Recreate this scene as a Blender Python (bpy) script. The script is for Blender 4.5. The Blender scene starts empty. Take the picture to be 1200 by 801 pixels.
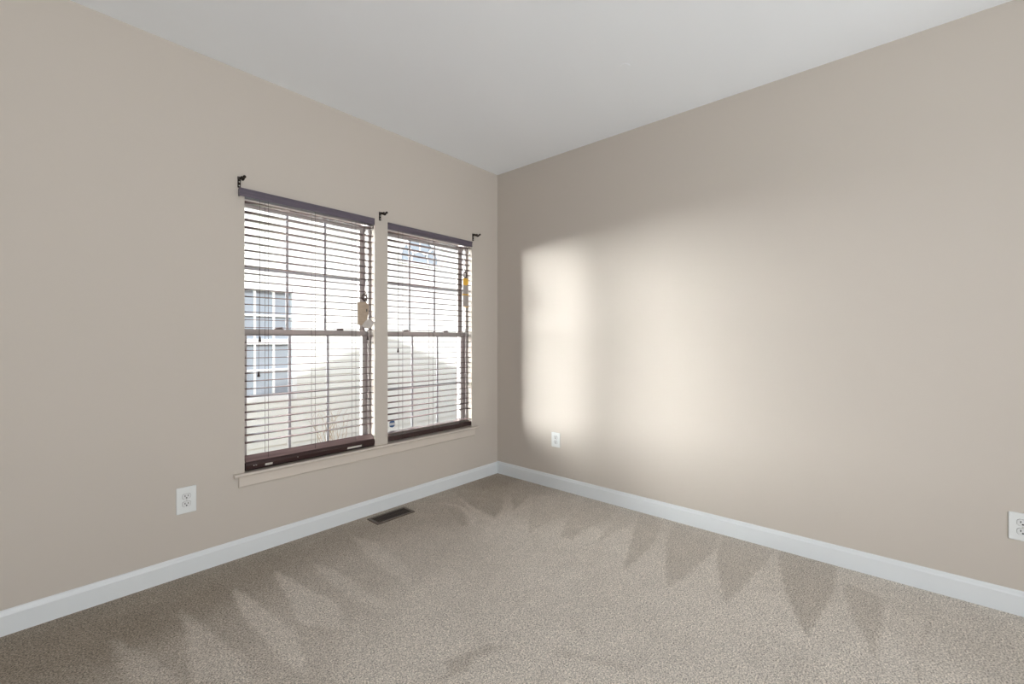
import bpy, bmesh, math, random
import numpy as np
from mathutils import Vector, Matrix
random.seed(7)
S = bpy.context.scene
COL = S.collection

# ------------------------------------------------------------------ camera
F_PX, CAM = 516.6, (-2.9628, -2.7881, 1.22)
D1 = np.array([0.66100, 0.75040]); D1 /= np.linalg.norm(D1)      # direction of the window wall in camera space
D2 = np.array([-D1[1], D1[0]])
fwd = (D1[1], D2[1])
cam_d = bpy.data.cameras.new('camera'); cam = bpy.data.objects.new('camera', cam_d); COL.objects.link(cam)
cam_d.sensor_width = 36; cam_d.lens = F_PX / 1200 * 36; cam_d.shift_y = -2.2 / 1200
cam_d.clip_start = 0.02
cam.location = CAM
cam.rotation_euler = (math.pi / 2, 0, math.atan2(fwd[1], fwd[0]) - math.pi / 2)
S.camera = cam
S.view_settings.view_transform = 'Standard'; S.view_settings.look = 'None'
S.view_settings.gamma = 1; S.view_settings.use_curve_mapping = False
S.view_settings.exposure = 0.0
S.cycles.use_denoising = True
S.cycles.max_bounces = 10; S.cycles.diffuse_bounces = 6; S.cycles.transparent_max_bounces = 16
S.cycles.sample_clamp_indirect = 8
S.cycles.caustics_reflective = False; S.cycles.caustics_refractive = False

# ------------------------------------------------------------------ sky: pale haze with an added low glow, out of view, to light the right wall
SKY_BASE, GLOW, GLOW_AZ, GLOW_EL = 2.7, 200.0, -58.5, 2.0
w = bpy.data.worlds.new('sky'); S.world = w; w.use_nodes = True
nt = w.node_tree; nt.nodes.clear()
out = nt.nodes.new('ShaderNodeOutputWorld'); bg = nt.nodes.new('ShaderNodeBackground')
tc = nt.nodes.new('ShaderNodeTexCoord')
nrm = nt.nodes.new('ShaderNodeVectorMath'); nrm.operation = 'NORMALIZE'
sep = nt.nodes.new('ShaderNodeSeparateXYZ')
nt.links.new(tc.outputs['Generated'], nrm.inputs[0]); nt.links.new(nrm.outputs[0], sep.inputs[0])
def wm(op, a_, b_=None):
    n_ = nt.nodes.new('ShaderNodeMath'); n_.operation = op
    for i_, v_ in enumerate((a_, b_)):
        if v_ is None: continue
        if isinstance(v_, (int, float)): n_.inputs[i_].default_value = v_
        else: nt.links.new(v_, n_.inputs[i_])
    return n_.outputs[0]
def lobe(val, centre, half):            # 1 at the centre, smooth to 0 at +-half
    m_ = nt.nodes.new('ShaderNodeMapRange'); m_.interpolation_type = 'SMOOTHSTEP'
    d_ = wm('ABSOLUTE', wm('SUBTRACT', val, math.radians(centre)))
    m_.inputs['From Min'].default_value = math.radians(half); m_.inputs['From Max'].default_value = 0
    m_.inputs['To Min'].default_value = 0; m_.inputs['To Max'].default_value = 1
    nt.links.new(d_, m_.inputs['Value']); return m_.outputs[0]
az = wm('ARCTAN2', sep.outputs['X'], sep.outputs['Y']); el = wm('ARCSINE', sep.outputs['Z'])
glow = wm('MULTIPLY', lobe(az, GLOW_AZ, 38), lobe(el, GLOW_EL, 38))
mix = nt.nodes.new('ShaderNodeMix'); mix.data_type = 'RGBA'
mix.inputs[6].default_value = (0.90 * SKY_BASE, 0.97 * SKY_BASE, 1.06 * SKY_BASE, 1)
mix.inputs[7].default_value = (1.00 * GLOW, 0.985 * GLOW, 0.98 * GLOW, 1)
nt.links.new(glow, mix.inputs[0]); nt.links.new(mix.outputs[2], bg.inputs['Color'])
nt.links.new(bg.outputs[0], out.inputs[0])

# sun behind this house: lights the house next door, our gable throws its shadow on it
SUN_EL = 35.0
sd = bpy.data.lights.new('sun', 'SUN'); sd.energy = 3.4; sd.angle = math.radians(1.2); sd.color = (1, 0.97, 0.93)
sun = bpy.data.objects.new('sun', sd); COL.objects.link(sun)
sun.rotation_euler = (math.radians(90 - SUN_EL), 0, 0); sun.location = (2, -8, 9)

# added fill lamp behind the camera, aimed up to brighten room and ceiling
def area(name, loc, rot, sx, sy, power, color):
    d = bpy.data.lights.new(name, 'AREA'); d.shape = 'RECTANGLE'; d.size = sx; d.size_y = sy
    d.energy = power; d.color = color
    o = bpy.data.objects.new(name, d); COL.objects.link(o); o.location = loc; o.rotation_euler = rot
    return o
ROOM_X, ROOM_Y, H = -4.7, -4.7, 2.74
area('rear_fill_lamp', (-3.0, ROOM_Y - 1.5, 0.7), (math.radians(146), 0, math.radians(-14)), 2.2, 1.2, 207, (0.93, 0.97, 1.0))

# ------------------------------------------------------------------ materials
def mat(name, col, rough=0.5, metal=0.0, noise=None, bump=None, spec=0.5, emis=None):
    m = bpy.data.materials.new(name); m.use_nodes = True
    n = m.node_tree; b = n.nodes['Principled BSDF']
    b.inputs['Base Color'].default_value = (*col, 1); b.inputs['Roughness'].default_value = rough
    b.inputs['Metallic'].default_value = metal; b.inputs['Specular IOR Level'].default_value = spec
    t = n.nodes.new('ShaderNodeTexCoord')
    if noise:                                   # (scale xyz, amount)
        mp = n.nodes.new('ShaderNodeMapping'); mp.inputs['Scale'].default_value = noise[0]
        nz = n.nodes.new('ShaderNodeTexNoise'); nz.inputs['Scale'].default_value = 1; nz.inputs['Detail'].default_value = 4
        n.links.new(t.outputs['Object'], mp.inputs[0]); n.links.new(mp.outputs[0], nz.inputs['Vector'])
        r = n.nodes.new('ShaderNodeMix'); r.data_type = 'RGBA'
        k = noise[1]
        r.inputs[6].default_value = (*[c * (1 - k) for c in col], 1); r.inputs[7].default_value = (*[min(1, c * (1 + k)) for c in col], 1)
        n.links.new(nz.outputs['Fac'], r.inputs[0]); n.links.new(r.outputs[2], b.inputs['Base Color'])
    if bump:                                    # (scale, strength, distance)
        nz = n.nodes.new('ShaderNodeTexNoise'); nz.inputs['Scale'].default_value = bump[0]; nz.inputs['Detail'].default_value = 3
        n.links.new(t.outputs['Object'], nz.inputs['Vector'])
        bp = n.nodes.new('ShaderNodeBump'); bp.inputs['Strength'].default_value = bump[1]; bp.inputs['Distance'].default_value = bump[2]
        n.links.new(nz.outputs['Fac'], bp.inputs['Height']); n.links.new(bp.outputs[0], b.inputs['Normal'])
    return m

WALLC = (0.548, 0.500, 0.449)
M = {}
M['wall'] = mat('wall_paint', WALLC, 0.65, noise=((1.3, 1.3, 1.3), 0.015), bump=(260, 0.10, 0.0006), spec=0.25)
M['reveal'] = mat('reveal_paint', (0.62, 0.56, 0.50), 0.6, bump=(260, 0.08, 0.0006))
M['ceiling'] = mat('ceiling_paint', (0.89, 0.92, 0.955), 0.85, noise=((2, 2, 2), 0.01), bump=(200, 0.1, 0.0006), spec=0.1)
M['trim'] = mat('trim_paint', (0.72, 0.75, 0.77), 0.35, noise=((5, 5, 5), 0.015))
M['stool'] = mat('stool_paint', (0.62, 0.56, 0.50), 0.4, noise=((4, 4, 4), 0.015))
M['vinyl'] = mat('window_vinyl', (0.50, 0.455, 0.435), 0.4, noise=((6, 6, 6), 0.02))
M['muntin'] = mat('muntin_vinyl', (0.46, 0.46, 0.49), 0.45, noise=((6, 6, 6), 0.02))
M['slat'] = mat('mahogany_slat', (0.27, 0.19, 0.185), 0.25, noise=((3, 60, 60), 0.45))
M['rail'] = mat('mahogany_rail', (0.030, 0.011, 0.010), 0.40, noise=((4, 80, 80), 0.5))
M['valance'] = mat('valance_wood', (0.105, 0.088, 0.115), 0.35, noise=((4, 90, 90), 0.35))
M['cord'] = mat('cord_brown', (0.06, 0.038, 0.032), 0.8, noise=((300, 300, 300), 0.3))
M['tassel'] = mat('tassel_wood', (0.03, 0.014, 0.012), 0.35, noise=((80, 80, 80), 0.3))
M['bronze'] = mat('bronze', (0.035, 0.026, 0.020), 0.38, metal=0.7, noise=((60, 60, 60), 0.3))
M['plate'] = mat('outlet_plastic', (0.74, 0.76, 0.76), 0.3, noise=((9, 9, 9), 0.01))
M['socket'] = mat('socket_plastic', (0.68, 0.69, 0.69), 0.3, noise=((9, 9, 9), 0.01))
M['dark'] = mat('slot_dark', (0.02, 0.02, 0.02), 0.6, noise=((9, 9, 9), 0.1))
M['screw'] = mat('screw_metal', (0.55, 0.55, 0.53), 0.35, metal=0.8, noise=((50, 50, 50), 0.05))
M['vent'] = mat('register_brown', (0.055, 0.038, 0.028), 0.45, metal=0.3, noise=((40, 40, 40), 0.25))
M['ventrim'] = mat('register_rim', (0.13, 0.10, 0.078), 0.4, metal=0.3, noise=((40, 40, 40), 0.2))
M['card'] = mat('kraft_card', (0.42, 0.33, 0.25), 0.8, noise=((40, 40, 90), 0.2))
M['greycard'] = mat('grey_card', (0.36, 0.32, 0.30), 0.7, noise=((60, 60, 200), 0.15))
M['whitecard'] = mat('white_card', (0.50, 0.46, 0.43), 0.7, noise=((40, 40, 40), 0.12))
M['yellow'] = mat('yellow_print', (0.80, 0.46, 0.06), 0.6, noise=((60, 60, 60), 0.15))
M['blackbead'] = mat('black_bead', (0.02, 0.02, 0.025), 0.3, noise=((60, 60, 60), 0.1))
M['blue'] = mat('sticker_blue', (0.05, 0.13, 0.30), 0.4, noise=((90, 90, 90), 0.1))
M['white'] = mat('sticker_white', (0.75, 0.76, 0.78), 0.4, noise=((90, 90, 90), 0.05))
M['labelpaper'] = mat('label_paper', (0.62, 0.60, 0.55), 0.6, noise=((200, 200, 200), 0.35))
M['brass'] = mat('sash_lock', (0.20, 0.17, 0.16), 0.4, metal=0.4, noise=((50, 50, 50), 0.1))
M['housetrim'] = mat('house_trim_white', (0.86, 0.87, 0.88), 0.5, noise=((5, 5, 5), 0.01))
M['houseglass'] = mat('house_glass', (0.30, 0.34, 0.39), 0.25, noise=((1.5, 1.5, 3), 0.12))
M['shingle'] = mat('roof_shingle', (0.12, 0.11, 0.10), 0.9, noise=((8, 8, 8), 0.3))
M['brick'] = mat('dark_brick', (0.10, 0.055, 0.042), 0.9, noise=((8, 8, 24), 0.3))
M['twig'] = mat('dry_twig', (0.45, 0.34, 0.24), 0.8, noise=((30, 30, 30), 0.3))
M['grass'] = mat('lawn', (0.09, 0.10, 0.06), 0.95, noise=((12, 12, 12), 0.2))

def siding_mat():
    m = mat('white_siding', (0.80, 0.81, 0.78), 0.6, noise=((1.5, 1.5, 9), 0.015)); return m
M['siding'] = siding_mat()

def glass_mat():
    m = bpy.data.materials.new('clear_glass'); m.use_nodes = True; n = m.node_tree; n.nodes.clear()
    o = n.nodes.new('ShaderNodeOutputMaterial'); t = n.nodes.new('ShaderNodeBsdfTransparent'); g = n.nodes.new('ShaderNodeBsdfGlossy')
    t.inputs[0].default_value = (0.96, 0.975, 0.97, 1); g.inputs['Roughness'].default_value = 0.03
    f = n.nodes.new('ShaderNodeFresnel'); f.inputs['IOR'].default_value = 1.3
    x = n.nodes.new('ShaderNodeMixShader'); n.links.new(f.outputs[0], x.inputs[0]); n.links.new(t.outputs[0], x.inputs[1]); n.links.new(g.outputs[0], x.inputs[2])
    n.links.new(x.outputs[0], o.inputs[0]); return m
M['glass'] = glass_mat()

def carpet_mat():
    m = bpy.data.materials.new('carpet_pile'); m.use_nodes = True; n = m.node_tree; b = n.nodes['Principled BSDF']
    L = n.links.new
    b.inputs['Roughness'].default_value = 1.0; b.inputs['Specular IOR Level'].default_value = 0.05
    t = n.nodes.new('ShaderNodeTexCoord')
    at = n.nodes.new('ShaderNodeAttribute'); at.attribute_name = 'pile_tone'
    base = n.nodes.new('ShaderNodeMix'); base.data_type = 'RGBA'
    base.inputs[6].default_value = (0.70, 0.65, 0.59, 1)       # pile brushed away: pale
    base.inputs[7].default_value = (0.285, 0.245, 0.200, 1)       # deeper tone: pile brushed against, also the zone by left wall and corner
    L(at.outputs['Fac'], base.inputs[0])
    # tufts
    nz = n.nodes.new('ShaderNodeTexNoise'); nz.inputs['Scale'].default_value = 170; nz.inputs['Detail'].default_value = 3; nz.inputs['Roughness'].default_value = 0.7
    L(t.outputs['Object'], nz.inputs['Vector'])
    vo = n.nodes.new('ShaderNodeTexVoronoi'); vo.inputs['Scale'].default_value = 230
    L(t.outputs['Object'], vo.inputs['Vector'])
    sp = n.nodes.new('ShaderNodeSeparateColor'); L(vo.outputs['Color'], sp.inputs[0])
    ra = n.nodes.new('ShaderNodeMapRange'); ra.inputs['From Min'].default_value = 0.38; ra.inputs['From Max'].default_value = 0.62
    ra.inputs['To Min'].default_value = 0.30; ra.inputs['To Max'].default_value = 1.20
    L(nz.outputs['Fac'], ra.inputs['Value'])
    rb = n.nodes.new('ShaderNodeMapRange'); rb.inputs['To Min'].default_value = 0.0; rb.inputs['To Max'].default_value = 0.48
    L(sp.outputs[0], rb.inputs['Value'])
    r = n.nodes.new('ShaderNodeMath'); r.operation = 'ADD'; L(ra.outputs[0], r.inputs[0]); L(rb.outputs[0], r.inputs[1])
    n2 = n.nodes.new('ShaderNodeTexNoise'); n2.inputs['Scale'].default_value = 9; n2.inputs['Detail'].default_value = 3
    L(t.outputs['Object'], n2.inputs['Vector'])
    r2 = n.nodes.new('ShaderNodeMapRange'); r2.inputs['To Min'].default_value = 0.88; r2.inputs['To Max'].default_value = 1.12
    L(n2.outputs['Fac'], r2.inputs['Value'])
    mu = n.nodes.new('ShaderNodeMath'); mu.operation = 'MULTIPLY'; L(r.outputs[0], mu.inputs[0]); L(r2.outputs[0], mu.inputs[1])
    vm = n.nodes.new('ShaderNodeVectorMath'); vm.operation = 'SCALE'; L(base.outputs[2], vm.inputs[0]); L(mu.outputs[0], vm.inputs['Scale'])
    L(vm.outputs[0], b.inputs['Base Color'])
    bp = n.nodes.new('ShaderNodeBump'); bp.inputs['Strength'].default_value = 0.45; bp.inputs['Distance'].default_value = 0.003
    L(nz.outputs['Fac'], bp.inputs['Height']); L(bp.outputs[0], b.inputs['Normal'])
    return m
M['carpet'] = carpet_mat()

# ------------------------------------------------------------------ mesh helpers
class MB:
    def __init__(s): s.bm = bmesh.new()
    def box(s, x0, x1, y0, y1, z0, z1, rx=0, bevel=0):
        r = bmesh.ops.create_cube(s.bm, size=1)['verts']
        c = Vector(((x0 + x1) / 2, (y0 + y1) / 2, (z0 + z1) / 2))
        mt = Matrix.Translation(c) @ Matrix.Rotation(rx, 4, 'X') @ Matrix.Diagonal((x1 - x0, y1 - y0, z1 - z0, 1))
        bmesh.ops.transform(s.bm, matrix=mt, verts=r)
        if bevel:
            es = list({e for v in r for e in v.link_edges})
            bmesh.ops.bevel(s.bm, geom=es, offset=bevel, segments=2, affect='EDGES', profile=0.5)
        return s
    def prism(s, prof, a0, a1, axis='x'):
        """extrude a closed 2-D profile between a0 and a1 along an axis (x: (y,z) profile, y: (x,z) profile, z: (x,y))"""
        def P(a, p):
            return {'x': (a, p[0], p[1]), 'y': (p[0], a, p[1]), 'z': (p[0], p[1], a)}[axis]
        v0 = [s.bm.verts.new(P(a0, p)) for p in prof]; v1 = [s.bm.verts.new(P(a1, p)) for p in prof]
        s.bm.faces.new(v0); s.bm.faces.new(v1[::-1])
        for i in range(len(prof)):
            j = (i + 1) % len(prof); s.bm.faces.new((v0[j], v0[i], v1[i], v1[j]))
        return s
    def tube(s, pts, r, seg=8):
        pts = [Vector(p) for p in pts]; rings = []
        for i, p in enumerate(pts):
            d = (pts[min(i + 1, len(pts) - 1)] - pts[max(i - 1, 0)]).normalized()
            u = d.cross(Vector((0.31, 0.2, 0.93))); u = u if u.length > 1e-3 else d.cross(Vector((1, 0, 0)))
            u.normalize(); v = d.cross(u)
            ri = r[i] if isinstance(r, (list, tuple)) else r
            rings.append([s.bm.verts.new(p + (u * math.cos(2 * math.pi * k / seg) + v * math.sin(2 * math.pi * k / seg)) * ri) for k in range(seg)])
        for a_, b_ in zip(rings, rings[1:]):
            for k in range(seg): s.bm.faces.new((a_[k], a_[(k + 1) % seg], b_[(k + 1) % seg], b_[k]))
        s.bm.faces.new(rings[0][::-1]); s.bm.faces.new(rings[-1]); return s
    def build(s, name, m, parent=None, smooth=False):
        bmesh.ops.recalc_face_normals(s.bm, faces=s.bm.faces)
        me = bpy.data.meshes.new(name); s.bm.to_mesh(me); s.bm.free()
        if smooth:
            for p in me.polygons: p.use_smooth = True
        me.materials.append(m)
        o = bpy.data.objects.new(name, me); COL.objects.link(o)
        if parent:
            o.parent = parent; o.matrix_parent_inverse = Matrix.Identity(4)
            o.location = -Vector(parent.get('_org', (0, 0, 0)))
        return o
def thing(name, loc, label=None, cat=None, group=None, kind=None):
    """Empty at the thing's base; parts are written in world coordinates and shifted"""
    o = bpy.data.objects.new(name, None); COL.objects.link(o); o.location = loc; o.empty_display_size = 0.05
    o['_org'] = tuple(loc); ORG.append(o); tag(o, label, cat, group, kind); return o
ORG = []
def tag(o, label=None, cat=None, group=None, kind=None):
    if label: o['label'] = label
    if cat: o['category'] = cat
    if group: o['group'] = group
    if kind: o['kind'] = kind
    return o
def sub(mb, name, m, part, smooth=False):
    """a sub-part in the part's coordinates (the part already carries the shift)"""
    o = mb.build(name, m, None, smooth); o.parent = part; return o

# ------------------------------------------------------------------ room shell
W1 = (-2.090, -1.265); W2 = (-1.160, -0.325); ZB = 0.452; ZT = 2.075; TH = 0.17
b = MB()                                         # window wall, built round the two openings
xs = [ROOM_X - 0.15, W1[0], W1[1], W2[0], W2[1], 0.15]
for i in (0, 2, 4): b.box(xs[i], xs[i + 1], 0, TH, -0.05, H + 0.1)
for o_ in (W1, W2):
    b.box(o_[0], o_[1], 0, TH, -0.05, ZB); b.box(o_[0], o_[1], 0, TH, ZT, H + 0.1)
wl = tag(b.build('wall_left', M['wall']), kind='structure')
tag(MB().box(0, 0.15, ROOM_Y - 0.15, 0, -0.05, H + 0.1).build('wall_right', M['wall']), kind='structure')
b = MB()                                         # wall behind the camera, with a wide opening added for the fill lamp
b.box(ROOM_X - 0.15, -4.4, ROOM_Y - 0.15, ROOM_Y, -0.05, H + 0.1).box(-1.2, 0, ROOM_Y - 0.15, ROOM_Y, -0.05, H + 0.1).box(-4.4, -1.2, ROOM_Y - 0.15, ROOM_Y, 2.45, H + 0.1)
tag(b.build('wall_rear', M['wall']), kind='structure')
b = MB()
b.box(ROOM_X - 0.15, ROOM_X, ROOM_Y, 0, -0.05, H + 0.1)
tag(b.build('wall_side', M['wall']), kind='structure')
tag(MB().box(ROOM_X - 0.15, 0.15, ROOM_Y - 0.15, TH, H, H + 0.1).build('ceiling', M['ceiling']), kind='structure')
# added unseen hall: keeps the sun out of the opening, holds the fill lamp
b = MB(); b.box(ROOM_X - 3.1, 0.15, ROOM_Y - 3.1, ROOM_Y - 3.0, -0.05, H).box(ROOM_X - 3.1, ROOM_X - 3.0, ROOM_Y - 3.0, 0.1, -0.05, H).box(ROOM_X - 3.0, ROOM_X - 0.15, 0.0, 0.1, -0.05, H).box(0.05, 0.15, ROOM_Y - 3.0, ROOM_Y - 0.15, -0.05, H)
tag(b.build('wall_hall_added', M['wall']), kind='structure')
b = MB(); b.box(ROOM_X - 3.1, 0.15, ROOM_Y - 3.1, ROOM_Y - 0.15, H, H + 0.1).box(ROOM_X - 3.1, ROOM_X - 0.15, ROOM_Y - 0.15, 0.1, H, H + 0.1)
tag(b.build('ceiling_hall_added', M['ceiling']), kind='structure')

# carpet: fine grid; 'nap' mixes pale and deep pile: vacuum strokes over a broad tone
def px_floor(px, py):
    v = np.array([(px - 600) / F_PX, 1.0]); rx, ry, rz = v @ D1, v @ D2, (398.3 - py) / F_PX
    t = -CAM[2] / rz; return (CAM[0] + t * rx, CAM[1] + t * ry)
def Q(ox, oy, sc, *pts): return [(ox + x / sc, oy + y / sc) for x, y in pts]
A1 = lambda *p: Q(480, 550, 4.286, *p)
A2 = lambda *p: Q(740, 600, 4.286, *p)
A3 = lambda *p: Q(940, 650, 4.615, *p)
A4 = lambda *p: Q(200, 590, 4.286, *p)
A5 = lambda *p: Q(100, 651, 4.615, *p)
A6 = lambda *p: Q(460, 690, 4.0, *p)
NAP = [  # (depth of tone, edge softness in m, outline of a vacuum stroke on the floor)
    (0.62, 0.020, A1((500, 140), (520, 212), (570, 170), (618, 125), (650, 70), (560, 45), (480, 60))),
    (0.66, 0.035, A1((275, 165), (340, 205), (430, 243), (470, 205), (490, 140), (480, 60), (440, 8), (330, 60), (200, 110))),
    (0.62, 0.030, A1((170, 190), (215, 250), (255, 292), (300, 280), (290, 230), (230, 190))),
    (0.34, 0.013, A1((622, 130), (600, 230), (592, 325), (650, 290), (740, 245), (850, 190), (880, 130), (700, 70), (640, 80))),
    (0.37, 0.013, A1((850, 200), (790, 250), (755, 335), (820, 352), (860, 310), (930, 280), (1020, 240), (1060, 180), (880, 130))),
    (0.31, 0.013, A1((1022, 245), (975, 310), (930, 372), (1010, 330), (1060, 300), (1132, 262), (1160, 200), (1050, 175))),
    (0.39, 0.011, A1((1132, 272), (1105, 380), (1068, 512), (1140, 455), (1200, 400), (1245, 340), (1280, 260), (1160, 200))),
    (0.37, 0.011, A2((170, 170), (168, 310), (185, 378), (270, 320), (330, 270), (422, 190), (450, 110), (200, 45))),
    (0.39, 0.011, A2((425, 200), (440, 330), (472, 458), (560, 380), (620, 310), (705, 225), (730, 160), (450, 105))),
    (0.48, 0.010, A2((730, 230), (772, 400), (830, 530), (882, 635), (920, 570), (962, 505), (1020, 400), (1035, 260), (760, 170))),
    (0.41, 0.012, A3((220, 180), (260, 330), (330, 430), (392, 585), (415, 500), (440, 380), (445, 240), (330, 180), (230, 150))),
    (0.50, 0.006, A3((712, 285), (700, 370), (662, 470), (640, 580), (626, 697), (612, 697), (624, 580), (648, 450), (690, 350))),
    (0.38, 0.010, A3((1110, 400), (1150, 470), (1160, 560), (1165, 697), (1140, 697), (1130, 560), (1110, 470))),
    (0.50, 0.025, A6((250, 330), (330, 300), (420, 262), (540, 258), (560, 270), (470, 300), (400, 320), (340, 395), (290, 405), (200, 444), (190, 430), (260, 380))),
    (0.40, 0.025, A6((740, 275), (820, 290), (920, 305), (1040, 340), (1160, 375), (1140, 395), (1020, 365), (900, 335), (760, 300))),
    (0.22, 0.040, A6((820, 130), (880, 150), (930, 230), (880, 240), (840, 200))),
]
PALE = [
    (0.60, 0.012, A4((522, 340), (560, 430), (620, 540), (650, 600), (900, 640), (840, 500), (720, 440), (610, 375))),
    (0.45, 0.014, A4((720, 298), (745, 350), (830, 430), (920, 490), (1100, 520), (920, 390), (830, 335))),
    (0.40, 0.020, A4((900, 160), (960, 230), (1060, 330), (1200, 400), (1200, 320), (1030, 195))),
    (0.55, 0.012, A5((800, 178), (830, 280), (850, 330), (960, 440), (1050, 560), (1200, 640), (1150, 420), (1000, 300), (880, 220))),
    (0.42, 0.014, A5((512, 290), (545, 400), (550, 520), (600, 692), (900, 692), (860, 540), (720, 440), (590, 350))),
    (0.30, 0.018, A5((140, 455), (170, 560), (230, 692), (520, 692), (440, 600), (300, 510))),
    (0.45, 0.014, A1((160, 168), (260, 180), (340, 240), (330, 300), (255, 190))),
    (0.40, 0.012, A1((262, 150), (330, 195), (420, 250), (330, 250))),
]
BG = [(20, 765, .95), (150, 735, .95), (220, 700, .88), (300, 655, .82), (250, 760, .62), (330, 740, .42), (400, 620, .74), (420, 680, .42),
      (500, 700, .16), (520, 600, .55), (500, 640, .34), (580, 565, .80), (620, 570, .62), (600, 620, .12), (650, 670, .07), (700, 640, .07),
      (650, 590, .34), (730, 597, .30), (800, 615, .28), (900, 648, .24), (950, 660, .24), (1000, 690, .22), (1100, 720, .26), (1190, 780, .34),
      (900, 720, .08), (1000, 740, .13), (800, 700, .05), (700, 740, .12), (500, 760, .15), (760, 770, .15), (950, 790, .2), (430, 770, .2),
      (350, 795, .40), (450, 605, .70), (840, 660, .06), (740, 650, .06)]  # anchors of the broad tone: deeper towards the left wall and corner
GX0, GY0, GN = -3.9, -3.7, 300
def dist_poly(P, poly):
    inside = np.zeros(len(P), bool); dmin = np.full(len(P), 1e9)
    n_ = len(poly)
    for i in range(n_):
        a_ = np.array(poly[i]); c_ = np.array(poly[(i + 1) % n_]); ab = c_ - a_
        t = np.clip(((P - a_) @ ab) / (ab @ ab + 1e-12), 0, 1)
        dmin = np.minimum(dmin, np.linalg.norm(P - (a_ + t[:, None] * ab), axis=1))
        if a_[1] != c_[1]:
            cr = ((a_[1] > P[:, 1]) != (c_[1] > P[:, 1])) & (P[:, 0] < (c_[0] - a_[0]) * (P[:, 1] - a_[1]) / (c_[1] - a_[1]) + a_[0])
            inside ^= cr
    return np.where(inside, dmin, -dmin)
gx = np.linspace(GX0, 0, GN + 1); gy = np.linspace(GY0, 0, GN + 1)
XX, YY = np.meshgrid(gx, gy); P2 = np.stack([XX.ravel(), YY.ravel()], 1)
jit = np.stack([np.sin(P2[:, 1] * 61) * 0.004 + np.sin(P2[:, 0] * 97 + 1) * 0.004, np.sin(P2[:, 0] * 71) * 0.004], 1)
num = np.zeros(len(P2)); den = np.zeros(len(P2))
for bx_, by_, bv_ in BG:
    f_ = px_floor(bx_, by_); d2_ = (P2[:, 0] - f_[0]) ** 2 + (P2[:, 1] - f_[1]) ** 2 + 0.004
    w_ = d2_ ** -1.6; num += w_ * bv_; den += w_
pile_tone = num / den
for src, sgn in ((NAP, 1), (PALE, -1)):
    for amt, soft, poly in src:
        fl = []
        for p in poly:
            q = px_floor(p[0], max(p[1], 470)); fl.append((min(q[0], 0.3), min(q[1], 0.3)))
        d_ = dist_poly(P2 + jit, fl); m_ = np.clip(d_ / (2 * soft) + 0.5, 0, 1); m_ = m_ * m_ * (3 - 2 * m_)
        pile_tone = np.maximum(pile_tone, amt * m_) if sgn > 0 else pile_tone * (1 - amt * m_)
pile_tone = np.clip(pile_tone, 0, 1)
verts = [(x, y, 0.0) for x, y in P2]; faces = []
for j in range(GN):
    for i in range(GN):
        k = j * (GN + 1) + i; faces.append((k, k + 1, k + GN + 2, k + GN + 1))
nv = len(verts)
# rest of the floor behind the camera
verts += [(ROOM_X, ROOM_Y, 0), (GX0, ROOM_Y, 0), (0, ROOM_Y, 0), (ROOM_X, GY0, 0), (ROOM_X, 0, 0), (ROOM_X, ROOM_Y - 3, 0), (0, ROOM_Y - 3, 0), (ROOM_X - 3, ROOM_Y - 3, 0), (ROOM_X - 3, 0, 0)]
q = lambda i: nv + i
faces += [(q(0), q(1), 0, q(3)), (q(1), q(2), GN, 0), (q(3), 0, GN * (GN + 1), q(4)), (q(5), q(6), q(2), q(0)), (q(7), q(5), q(0), q(8))]
me = bpy.data.meshes.new('floor'); me.from_pydata(verts, [], faces); me.update()
at = me.attributes.new('pile_tone', 'FLOAT', 'POINT')
vals = np.full(len(verts), 0.3, dtype=np.float32); vals[:nv] = pile_tone; at.data.foreach_set('value', vals)
me.materials.append(M['carpet'])
fl = bpy.data.objects.new('floor', me); COL.objects.link(fl); tag(fl, kind='structure')

b = MB()                                         # unseen dark brick facing, added to cut light bounced onto the house next door
for i in (0, 2, 4): b.box(xs[i], 9.0 if i == 4 else xs[i + 1], TH + 0.002, TH + 0.03, -0.9, H + 0.1)
for o_ in (W1, W2): b.box(o_[0], o_[1], TH + 0.002, TH + 0.03, -0.9, ZB).box(o_[0], o_[1], TH + 0.002, TH + 0.03, ZT, H + 0.1)
tag(b.build('wall_outer_added', M['brick']), kind='structure')
# baseboards with a moulded top
def base_prof(h=0.103):
    return [(0, 0), (-0.014, 0), (-0.014, h - 0.022), (-0.010, h - 0.014), (-0.0085, h - 0.006), (-0.005, h), (0, h)]
tag(MB().prism(base_prof(), ROOM_X, 0.0, 'x').build('baseboard_left', M['trim']), kind='structure')
tag(MB().prism([(x, z) for x, z in base_prof(0.108)], ROOM_Y, 0.0, 'y').build('baseboard_right', M['trim']), kind='structure')

# window stool and apron: one board run under both windows
b = MB()
b.prism([(-0.030, 0.456), (-0.034, 0.463), (-0.030, 0.471), (0.0, 0.471), (0.0, 0.453), (-0.028, 0.453)], -2.147, -0.272, 'x')
for o_ in (W1, W2): b.box(o_[0], o_[1], 0, 0.062, 0.453, 0.471)
st = tag(b.build('trim_1', M['stool']), kind='structure')
b = MB(); b.prism([(0, 0.453), (-0.014, 0.453), (-0.014, 0.399), (-0.010, 0.392), (0, 0.390)], -2.121, -0.300, 'x')
ap = b.build('apron', M['stool']); ap.parent = st

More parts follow.
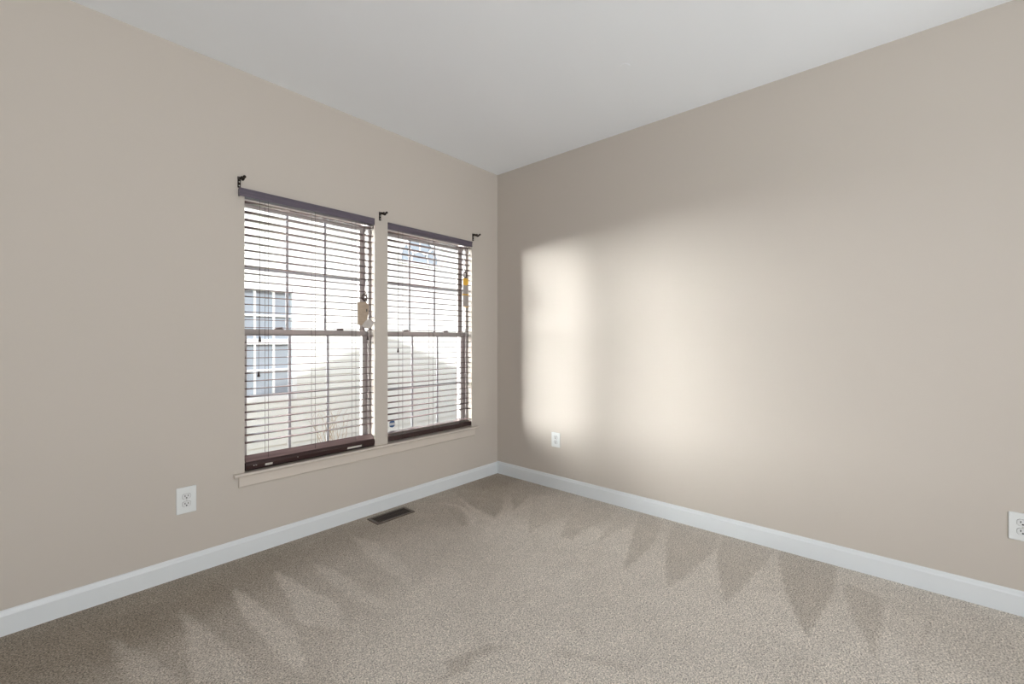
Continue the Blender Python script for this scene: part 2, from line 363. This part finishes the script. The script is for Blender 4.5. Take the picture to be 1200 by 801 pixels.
# ------------------------------------------------------------------ windows
def window(n, X, lo_munt):
    x0, x1 = X; cx = (x0 + x1) / 2
    root = thing('window_%d' % n, (cx, 0.115, ZB), kind='structure')
    b = MB(); f = 0.016
    b.box(x0, x0 + f, 0.062, TH, ZB, ZT).box(x1 - f, x1, 0.062, TH, ZB, ZT)
    b.box(x0 + f, x1 - f, 0.062, TH, ZT - 0.018, ZT).box(x0 + f, x1 - f, 0.062, TH, ZB, 0.490)
    b.build('window_frame', M['vinyl'], root)
    def sash(name, y0, y1, zb, zt, rb, rt, hz, yg):
        s_ = 0.025; a0, a1 = x0 + f, x1 - f
        b = MB()
        b.box(a0, a0 + s_, y0, y1, zb, zt).box(a1 - s_, a1, y0, y1, zb, zt)
        b.box(a0 + s_, a1 - s_, y0, y1, zb, zb + rb).box(a0 + s_, a1 - s_, y0, y1, zt - rt, zt)
        sh = b.build(name, M['vinyl'], root)
        g0, g1 = a0 + s_, a1 - s_; w3 = (g1 - g0) / 3
        m = MB()
        for k in (1, 2): m.box(g0 + k * w3 - 0.008, g0 + k * w3 + 0.008, yg - 0.0025, yg + 0.0025, zb + rb, zt - rt)
        m.box(g0, g1, yg - 0.0022, yg + 0.0022, hz - 0.008, hz + 0.008)
        sub(m, 'muntin_grid', M['muntin'], sh)
        sub(MB().box(g0, g1, yg + 0.008, yg + 0.011, zb + rb, zt - rt), 'glass_pane', M['glass'], sh)
        return sh
    sash('upper_sash', 0.134, 0.160, 1.250, 2.046, 0.030, 0.032, 1.652, 0.147)
    ls = sash('lower_sash', 0.094, 0.122, 0.490, 1.286, 0.045, 0.031, lo_munt, 0.108)
    for k in (0.27, 0.75):
        l = MB(); xx = x0 + (x1 - x0) * k
        l.box(xx - 0.026, xx + 0.026, 0.096, 0.120, 1.286, 1.291, bevel=0.0015).tube([(xx - 0.018, 0.108, 1.2935), (xx + 0.022, 0.104, 1.2965)], [0.004, 0.006])
        sub(l, 'sash_lock', M['brass'], ls)
    return root
window(1, W1, 0.886); win2 = window(2, W2, 0.850)

# ------------------------------------------------------------------ wooden blinds
def tassel(x, y, z, part, name='tassel'):
    t = MB().tube([(x, y, z + 0.016), (x, y, z + 0.010), (x, y, z - 0.004), (x, y, z - 0.014), (x, y, z - 0.017)], [0.0022, 0.0045, 0.0065, 0.0085, 0.006], 10)
    return sub(t, name, M['tassel'], part, True)
def slat_prof(y0, y1, z, tilt=0.0, crown=0.0008, th=0.0026):
    yc = (y0 + y1) / 2; hw = (y1 - y0) / 2; P = []
    for k in range(5):
        u = -1 + k * 0.5; P.append((u * hw, crown * (1 - u * u) + th / 2))
    for k in range(5):
        u = 1 - k * 0.5; P.append((u * hw, crown * (1 - u * u) - th / 2))
    c, s_ = math.cos(tilt), math.sin(tilt)
    return [(yc + y * c - zz * s_, z + y * s_ + zz * c) for y, zz in P]
def blind(X, ladders, liftx, label, valx, val_y, tassels, tiltx, ztop0, low):
    root = thing('wood_blind', ((X[0] + X[1]) / 2, 0.03, 0.475), label, 'window blind', 'mahogany blinds in the two windows')
    a0, a1 = X[0] + 0.006, X[1] - 0.006
    v = MB()   # moulded valance
    y = val_y
    v.prism([(y, 2.028), (y - 0.010, 2.026), (y - 0.013, 2.034), (y - 0.011, 2.040), (y - 0.011, 2.058), (y - 0.015, 2.066), (y - 0.014, 2.071), (y, 2.071)], valx[0], valx[1], 'x')
    if val_y < -0.005:
        for xx in valx:
            s0 = xx if xx == valx[0] else xx - 0.008
            v.box(s0, s0 + 0.008, y, 0.0, 2.028, 2.070)
    v.build('valance', M['valance'], root)
    MB().box(a0, a1, 0.006, 0.055, 2.036, 2.072, bevel=0.002).build('head_rail', M['valance'], root)
    zs = [ztop0 - 0.0442 * k for k in range(32)]
    for i, z in enumerate(zs):
        if i == 0: z += 0.012
        z += random.uniform(-0.0012, 0.0012)
        sx = random.uniform(-0.002, 0.002)
        MB().prism(slat_prof(0.005, 0.055, z, random.uniform(-0.015, 0.015)), a0 + sx, a1 + sx, 'x').build('slat', M['slat'], root, True)
    if low:    # last slats lean against the rail, which hangs on edge with its underside to the room
        MB().prism(slat_prof(-0.006, 0.047, 0.5405, math.radians(30), 0.001, 0.004), a0, a1, 'x').build('slat', M['slat'], root)
        MB().prism(slat_prof(-0.006, 0.047, 0.5335, math.radians(27), 0.001, 0.003), a0, a1, 'x').build('slat', M['rail'], root)  # dark rail colour stands in for the shaded gap under the slat
        prof = [(-0.006, 0.487), (0.006, 0.476), (0.022, 0.474), (0.026, 0.492), (0.016, 0.519), (-0.004, 0.521), (-0.010, 0.506)]
        br = MB().prism(prof, a0 - 0.001, a1 + 0.001, 'x').build('bottom_rail', M['rail'], root)
        lp = [(-0.0115, 0.502), (-0.0085, 0.4895), (-0.0068, 0.4895), (-0.0098, 0.502)]
        o = sub(MB().prism(lp, -1.475, -1.372, 'x'), 'warning_label', M['labelpaper'], br); o['label'] = 'pale printed paper label'
        o = sub(MB().prism(lp, -1.985, -1.945, 'x'), 'small_label', M['labelpaper'], br); o['label'] = 'small pale paper label'
        for xx in (-2.045, -2.033, -1.80):
            sub(MB().box(xx - 0.003, xx + 0.003, -0.0115, -0.008, 0.501, 0.505), 'cord_plug', M['screw'], br)
    else:
        br = MB().box(a0, a1, 0.000, 0.016, 0.4835, 0.519, bevel=0.003).build('bottom_rail', M['rail'], root)
        for xx in ladders[:2]:
            sub(MB().box(xx - 0.005, xx + 0.005, -0.002, 0.002, 0.488, 0.515, bevel=0.001), 'cord_plug', M['tassel'], br)
        MB().prism(slat_prof(0.005, 0.055, 0.541, math.radians(3)), a0, a1, 'x').build('slat', M['slat'], root)
    zt, zb_ = 2.034, 0.522
    for xx in ladders:
        l = MB()
        for yy in (0.0035, 0.0565): l.tube([(xx, yy, zt), (xx, yy, zb_ + (0.02 if yy > 0.01 else 0))], 0.0011, 5)
        for z in zs: l.tube([(xx, 0.0035, z - 0.004), (xx, 0.0565, z - 0.004)], 0.0004, 4)
        l.build('ladder_cord', M['cord'], root)
    for (xx, zz) in tassels:
        c = MB().tube([(liftx, -0.002, zt), (liftx + (xx - liftx) * 0.3, -0.004, 1.6), (xx, -0.004, zz + 0.015)], 0.0009, 5).build('lift_cord', M['cord'], root)
        tassel(xx, -0.004, zz, c)
    c = MB()
    for dx in (-0.003, 0.003): c.tube([(tiltx + dx, -0.003, zt), (tiltx + dx * 0.6, -0.005, 1.56)], 0.0011, 5)
    return root, c
S1 = 'left mahogany slat blind, its bottom rail tipped over and carrying a paper label'
S2 = 'right mahogany slat blind, nearest the room corner, with a straight bottom rail'
r1, c1 = blind(W1, (-1.963, -1.686, -1.408), -2.012, S1, (-2.123, -1.284), -0.016, [(-2.012, 1.226), (-2.018, 1.024)], -1.345, 2.000, True)
r2, c2 = blind(W2, (-1.030, -0.744, -0.450), -1.074, S2, (W2[0] + 0.001, W2[1] - 0.001), 0.004, [(-1.075, 1.146)], -0.409, 2.000, False)
# tied-up loops in the tilt cords
def loop(c, x, z, y=-0.008):
    for k, (rx, rz, dx) in enumerate(((0.020, 0.022, 0), (0.012, 0.030, 0.006), (0.016, 0.018, -0.006))):
        pts = [(x + dx + rx * math.sin(t / 16 * 2 * math.pi), y - 0.003 * k, z + rz * math.cos(t / 16 * 2 * math.pi)) for t in range(17)]
        c.tube(pts, 0.0032, 6)
loop(c1, -1.350, 1.515); c1.tube([(-1.350, -0.006, 1.50), (-1.334, -0.010, 1.42), (-1.326, -0.008, 1.25)], 0.0011, 5)
cc = c1.build('tilt_cord', M['cord'], r1); tassel(-1.326, -0.008, 1.236, cc)
sub(MB().tube([(-1.336, -0.010, 1.435), (-1.336, -0.010, 1.415)], [0.006, 0.006], 8), 'bead', M['blackbead'], cc, True)
loop(c2, -0.412, 1.775); c2.tube([(-0.410, -0.004, 1.75), (-0.408, -0.003, 1.2), (-0.409, -0.003, 0.56)], 0.0022, 5); c2.tube([(-0.425, -0.002, 1.49), (-0.424, -0.002, 0.58)], 0.0011, 5)
c2.build('tilt_cord', M['cord'], r2)

# paper tags tied to the cords
def card(name, pts, y, m, label, group, extras=(), bend=0.0, th=0.0012):
    zs_ = [p[1] for p in pts]; x_c = sum(p[0] for p in pts) / len(pts)
    root = thing(name, (x_c, y, min(zs_)), label, 'tag', group)
    o = MB().prism(pts, y - th, y, 'y').build('card', m, root)
    for nm, ps, mm in extras: sub(MB().prism(ps, y - th - 0.0006, y - th, 'y'), nm, mm, o)
    return root
card('hang_tag', [(-1.405, 1.480), (-1.345, 1.485), (-1.318, 1.462), (-1.335, 1.330), (-1.350, 1.318), (-1.405, 1.326)], -0.013, M['card'],
     'plain kraft brown cardboard tag on the cord of the left blind', 'paper tags on the blind cords')
b = MB()
b.prism([(-1.375, 1.318), (-1.345, 1.355), (-1.318, 1.368), (-1.290, 1.352), (-1.272, 1.345), (-1.296, 1.318), (-1.325, 1.300), (-1.350, 1.306)], -0.0165, -0.0155, 'y')
root = thing('hang_tag', (-1.32, -0.02, 1.30), 'small crumpled off-white paper tag beside the kraft tag, left blind', 'tag', 'paper tags on the blind cords')
cr = b.build('card', M['whitecard'], root)
sub(MB().prism([(-1.350, 1.322), (-1.335, 1.345), (-1.300, 1.352), (-1.315, 1.325)], -0.0185, -0.0170, 'y'), 'folded_flap', M['whitecard'], cr)
card('hang_tag', [(-0.440, 1.742), (-0.384, 1.742), (-0.378, 1.500), (-0.442, 1.500)], -0.0145, M['greycard'],
     'long grey and yellow printed tag hanging on the cord of the right blind', 'paper tags on the blind cords',
     [('yellow_header', [(-0.442, 1.745), (-0.383, 1.745), (-0.381, 1.700), (-0.405, 1.682), (-0.440, 1.690)], M['yellow']),
      ('yellow_stripe', [(-0.448, 1.612), (-0.380, 1.612), (-0.380, 1.600), (-0.448, 1.600)], M['yellow']),
      ('printed_line', [(-0.440, 1.608), (-0.385, 1.608), (-0.385, 1.604), (-0.440, 1.604)], M['dark']),
      ('orange_edge', [(-0.443, 1.506), (-0.377, 1.506), (-0.377, 1.500), (-0.443, 1.500)], M['yellow'])])

# round security sticker on the glass of the right window
def disc_slice(cx, cz, r, z0, z1, y0, y1):
    pts = []
    n_ = 24
    a0 = math.asin(max(-1, min(1, (z0 - cz) / r))); a1 = math.asin(max(-1, min(1, (z1 - cz) / r)))
    for k in range(n_ + 1): t = a0 + (a1 - a0) * k / n_; pts.append((cx + r * math.cos(t), cz + r * math.sin(t)))
    for k in range(n_ + 1): t = a1 + (a0 - a1) * k / n_; pts.append((cx - r * math.cos(t), cz + r * math.sin(t)))
    cl = []
    for p in pts:
        if not cl or (abs(p[0] - cl[-1][0]) + abs(p[1] - cl[-1][1])) > 1e-5: cl.append(p)
    if abs(cl[0][0] - cl[-1][0]) + abs(cl[0][1] - cl[-1][1]) < 1e-5: cl.pop()
    return MB().prism(cl, y0, y1, 'y')
sx_, sz_, sr = -1.049, 0.583, 0.027
root = thing('security_sticker', (sx_, 0.115, sz_ - sr), 'small round blue and white sticker low on the right window glass', 'sticker')
disc_slice(sx_, sz_, sr, sz_ - sr * 0.999, sz_ + sr * 0.999, 0.1138, 0.1158).build('backing', M['white'], root)
disc_slice(sx_, sz_, sr * 0.98, sz_ + 0.009, sz_ + sr * 0.979, 0.1128, 0.1138).build('upper_band', M['blue'], root)
disc_slice(sx_, sz_, sr * 0.98, sz_ - sr * 0.979, sz_ - 0.011, 0.1128, 0.1138).build('lower_band', M['blue'], root)

# ------------------------------------------------------------------ curtain rod brackets
def bracket(x, z, label):
    root = thing('curtain_bracket', (x, 0, z - 0.045), label, 'bracket', 'bronze curtain rod brackets above the windows')
    b = MB().box(x - 0.008, x + 0.008, -0.004, 0, z - 0.045, z + 0.018, bevel=0.0015)
    p = b.build('wall_plate', M['bronze'], root)
    for dz in (-0.034, -0.012): sub(MB().tube([(x, -0.0035, z + dz), (x, -0.0065, z + dz)], 0.0035, 10), 'screw', M['screw'], p)
    MB().tube([(x, -0.002, z + 0.008), (x, -0.030, z + 0.002), (x, -0.056, z - 0.008)], [0.010, 0.008, 0.008], 10).build('arm', M['bronze'], root, True)
    c = MB(); pts = []
    for k in range(13):
        t = math.pi * (1.05 + 1.15 * k / 12); pts.append((x, -0.064 + 0.013 * math.cos(t), z - 0.001 + 0.013 * math.sin(t)))
    c.tube(pts, 0.0065, 8)
    c.tube([(x, -0.076, z - 0.004), (x, -0.084, z - 0.004)], [0.0035, 0.0035], 8).tube([(x, -0.084, z - 0.004), (x, -0.091, z - 0.004)], [0.008, 0.008], 10)
    c.build('cup', M['bronze'], root, True)
bracket(-2.118, 2.120, 'bronze curtain rod bracket at the left end, above the left blind')
bracket(-1.225, 2.117, 'bronze curtain rod bracket on the wall between the two windows')
bracket(-0.312, 2.127, 'bronze curtain rod bracket nearest the room corner')

# ------------------------------------------------------------------ outlets
def outlet(pos, wall, label, w=0.084, h=0.128):
    """built facing -y at the origin, then turned onto its wall"""
    root = thing('wall_outlet', pos, label, 'outlet', 'white duplex wall outlets'); root['_org'] = (0, 0, 0)
    MB().box(-w / 2, w / 2, -0.006, 0, -h / 2, h / 2, bevel=0.0035).build('cover_plate', M['plate'], root)
    for s_ in (1, -1):
        zc = 0.0195 * s_
        pts = []
        for k in range(24):
            t = 2 * math.pi * k / 24; pts.append((max(-0.0172, min(0.0172, 0.0172 * 1.12 * math.cos(t))), zc + max(-0.0143, min(0.0143, 0.0172 * math.sin(t)))))
        ring = MB().prism([(p[0] * 1.05, zc + (p[1] - zc) * 1.05) for p in pts], -0.0063, -0.0060, 'y').build('receptacle_gap', M['dark'], root)
        f = MB().prism(pts, -0.0080, -0.0060, 'y').build('receptacle', M['socket'], root)
        sl = MB().box(-0.0082, -0.0050, -0.0084, -0.0078, zc - 0.0015, zc + 0.0075).box(0.0050, 0.0078, -0.0084, -0.0078, zc - 0.0005, zc + 0.0072)
        sl.tube([(0, -0.0079, zc - 0.0075), (0, -0.0084, zc - 0.0075)], 0.0034, 10)
        sub(sl, 'slots', M['dark'], f)
    MB().tube([(0, -0.0055, 0), (0, -0.0075, 0)], 0.003, 10).build('screw', M['screw'], root)
    if wall == 'R': root.rotation_euler = (0, 0, -math.pi / 2)
    return root
outlet((-2.362, 0, 0.390), 'L', 'white outlet on the window wall, left of the window sill', 0.086, 0.136)
outlet((0, -0.661, 0.401), 'R', 'white outlet on the right wall, nearest the room corner', 0.086, 0.120)
outlet((0, -3.195, 0.392), 'R', 'white outlet on the right wall, cut by the right edge of the photo', 0.086, 0.123)

# ------------------------------------------------------------------ floor register
X0, X1, Y0, Y1 = -1.365, -1.069, -0.200, -0.070
root = thing('floor_vent', ((X0 + X1) / 2, (Y0 + Y1) / 2, 0), 'dark brown metal floor register set in the carpet under the windows', 'floor vent')
b = MB()
def rim(b, x0, x1, y0, y1, wd, z0, z1):
    b.box(x0, x1, y0, y0 + wd, z0, z1).box(x0, x1, y1 - wd, y1, z0, z1).box(x0, x0 + wd, y0 + wd, y1 - wd, z0, z1).box(x1 - wd, x1, y0 + wd, y1 - wd, z0, z1)
rim(b, X0, X1, Y0, Y1, 0.017, 0.000, 0.006)
b.build('rim', M['ventrim'], root)
MB().box(X0 + 0.017, X1 - 0.017, Y0 + 0.017, Y1 - 0.017, 0.0004, 0.0012).build('duct_damper', M['dark'], root)
b = MB()
nl = 22
for k in range(nl):
    xx = X0 + 0.022 + (X1 - X0 - 0.044) * k / (nl - 1)
    b.box(xx - 0.0022, xx + 0.0022, Y0 + 0.017, Y1 - 0.017, 0.0014, 0.0045)
b.box(X0 + 0.017, X1 - 0.017, (Y0 + Y1) / 2 - 0.002, (Y0 + Y1) / 2 + 0.002, 0.0014, 0.0050)
b.build('louver_grille', M['vent'], root)

# painted-over round patch in the ceiling
p = MB().tube([(-0.709, -1.638, H), (-0.709, -1.638, H - 0.0012), (-0.709, -1.638, H - 0.002)], [0.029, 0.029, 0.025], 28)
tag(p.build('ceiling_cover_disc', M['ceiling']), 'small round painted-over disc on the ceiling near the right wall', 'cover disc')

# ------------------------------------------------------------------ outside: the house next door
D = 5.0; GZ = -0.9
NW = (-0.66, 0.20, 0.29, 2.04)             # its double-hung window
house = thing('neighbor_house', (3.4, D, GZ), 'white-sided house next door seen through both windows', 'house')
def lap(b, x0, x1, z0, z1):
    z = z0
    while z < z1 - 1e-4:
        zz = min(z + 0.125, z1)
        b.prism([(D, z), (D - 0.014, z), (D - 0.003, zz), (D, zz)], x0, x1, 'x'); z = zz
HX0, HX1, HZ1 = -1.5, 9.5, 5.0
b = MB()
lap(b, HX0, NW[0], GZ, 5.1); lap(b, NW[1], HX1, GZ, 2.85)
lap(b, NW[0], NW[1], GZ, NW[2] - 0.065); lap(b, NW[0], NW[1], NW[3] + 0.06, 5.1); 
lap(b, NW[1], 2.28, 2.85, 5.1); lap(b, 3.42, HX1, 2.85, 5.1); lap(b, 2.28, 3.42, 3.47, 5.1)
b.box(HX0, NW[0], D, D + 0.1, GZ, 5.1).box(NW[1], HX1, D, D + 0.1, GZ, 5.1).box(NW[0], NW[1], D, D + 0.1, GZ, NW[2]).box(NW[0], NW[1], D, D + 0.1, NW[3], 5.1)
b.box(HX0, HX0 + 0.1, D + 0.1, D + 8, GZ, 5.1)
b.build('siding_wall', M['siding'], house)
# roof
b = MB(); b.prism([(D - 0.45, 5.0), (D - 0.45, 5.16), (D + 4, 7.2), (D + 8.4, 5.16), (D + 8.4, 5.0)], HX0 - 0.3, HX1 + 0.3, 'x').build('roof', M['shingle'], house)
# double-hung window with white grid
b = MB(); x0, x1, z0, z1 = NW
b.box(x0 - 0.07, x0 + 0.01, D - 0.03, D + 0.04, z0 - 0.07, z1 + 0.07).box(x1 - 0.01, x1 + 0.07, D - 0.03, D + 0.04, z0 - 0.07, z1 + 0.07)
b.box(x0, x1, D - 0.03, D + 0.04, z1 - 0.01, z1 + 0.07).box(x0, x1, D - 0.03, D + 0.04, z0 - 0.07, z0 + 0.01)
wf = b.build('window', M['housetrim'], house)
b = MB(); b.box(x0, x1, D + 0.00, D + 0.05, 1.150, 1.240)
for k in (1, 2): xx = x0 + (x1 - x0) * k / 3; b.box(xx - 0.016, xx + 0.016, D + 0.01, D + 0.045, z0, z1)
for zz in (0.73, 1.625): b.box(x0, x1, D + 0.012, D + 0.043, zz - 0.016, zz + 0.016)
sub(b, 'window_grid', M['housetrim'], wf)
sub(MB().box(x0, x1, D + 0.05, D + 0.06, z0, z1), 'pane', M['houseglass'], wf)
# half-round fan window
fx, fz, fr = 2.85, 2.90, 0.48
def arc(r, n_=24): return [(fx + r * math.cos(math.pi * k / n_), fz + r * math.sin(math.pi * k / n_)) for k in range(n_ + 1)]
def ring_arc(b, r0, r1, y0, y1):
    A, B = arc(r0), arc(r1)
    for k in range(24): b.prism([A[k], B[k], B[k + 1], A[k + 1]], y0, y1, 'y')
b = MB(); ring_arc(b, fr, fr + 0.07, D - 0.035, D + 0.02); b.box(fx - fr - 0.07, fx + fr + 0.07, D - 0.035, D + 0.02, fz - 0.07, fz)
fw = b.build('fan_window', M['housetrim'], house)
b = MB(); ring_arc(b, fr * 0.42, fr * 0.42 + 0.035, D - 0.028, D - 0.012)
for k in (1, 2, 3):
    t = math.pi * k / 4; c, s_ = math.cos(t), math.sin(t); h_ = 0.018
    b.prism([(fx + fr * 0.42 * c + h_ * s_, fz + fr * 0.42 * s_ - h_ * c), (fx + fr * c + h_ * s_, fz + fr * s_ - h_ * c), (fx + fr * c - h_ * s_, fz + fr * s_ + h_ * c), (fx + fr * 0.42 * c - h_ * s_, fz + fr * 0.42 * s_ + h_ * c)], D - 0.028, D - 0.012, 'y')
sub(b, 'window_grid', M['housetrim'], fw)
sub(MB().prism(arc(fr), D - 0.020, D - 0.004, 'y'), 'pane', M['houseglass'], fw)

tag(MB().box(-40, 40, TH + 0.0, 60, GZ - 0.3, GZ).build('ground', M['grass']), kind='structure')
tag(MB().box(ROOM_X - 0.15, 9.0, -9, TH, GZ - 0.3, -0.06).build('foundation', M['brick']), kind='structure')
# our own roof: the gable whose shadow falls on the house next door
rx = 2.05; gy = TH + 0.3; drop = math.tan(math.radians(SUN_EL)) * (D - gy); za = 1.335 + drop
hw = (za - 2.90) / 0.42
b = MB(); b.prism([(rx - hw, 2.90), (rx + hw, 2.90), (rx, za)], -9, gy, 'y')
tag(b.build('gable_roof', M['shingle']), kind='structure')
tag(MB().box(0.15, 9.0, -9, TH, -0.06, 2.89).build('house_body', M['brick']), kind='structure')

# bare shrub against the house
b = MB(); rnd = random.Random(3)
for k in range(16):
    x = 0.70 + rnd.uniform(-0.18, 0.18); z = GZ; pts = [(x, 4.6 + rnd.uniform(-0.1, 0.1), z)]
    dx, dy = rnd.uniform(-0.08, 0.08), rnd.uniform(-0.03, 0.03)
    for j in range(5):
        dx += rnd.uniform(-0.03, 0.03); p_ = pts[-1]; pts.append((p_[0] + dx, p_[1] + dy, p_[2] + rnd.uniform(0.10, 0.22)))
        if j > 1: b.tube([pts[-1], (pts[-1][0] + rnd.uniform(-0.1, 0.1), pts[-1][1] + rnd.uniform(-0.05, 0.05), pts[-1][2] + rnd.uniform(0.03, 0.12))], [0.0035, 0.001], 4)
    b.tube(pts, [0.006, 0.005, 0.0045, 0.004, 0.003, 0.001], 5)
tag(b.build('bare_shrub', M['twig']), 'leafless tan twiggy shrub outside, in front of the white siding', 'shrub')

for o in ORG:
    if '_org' in o: del o['_org']
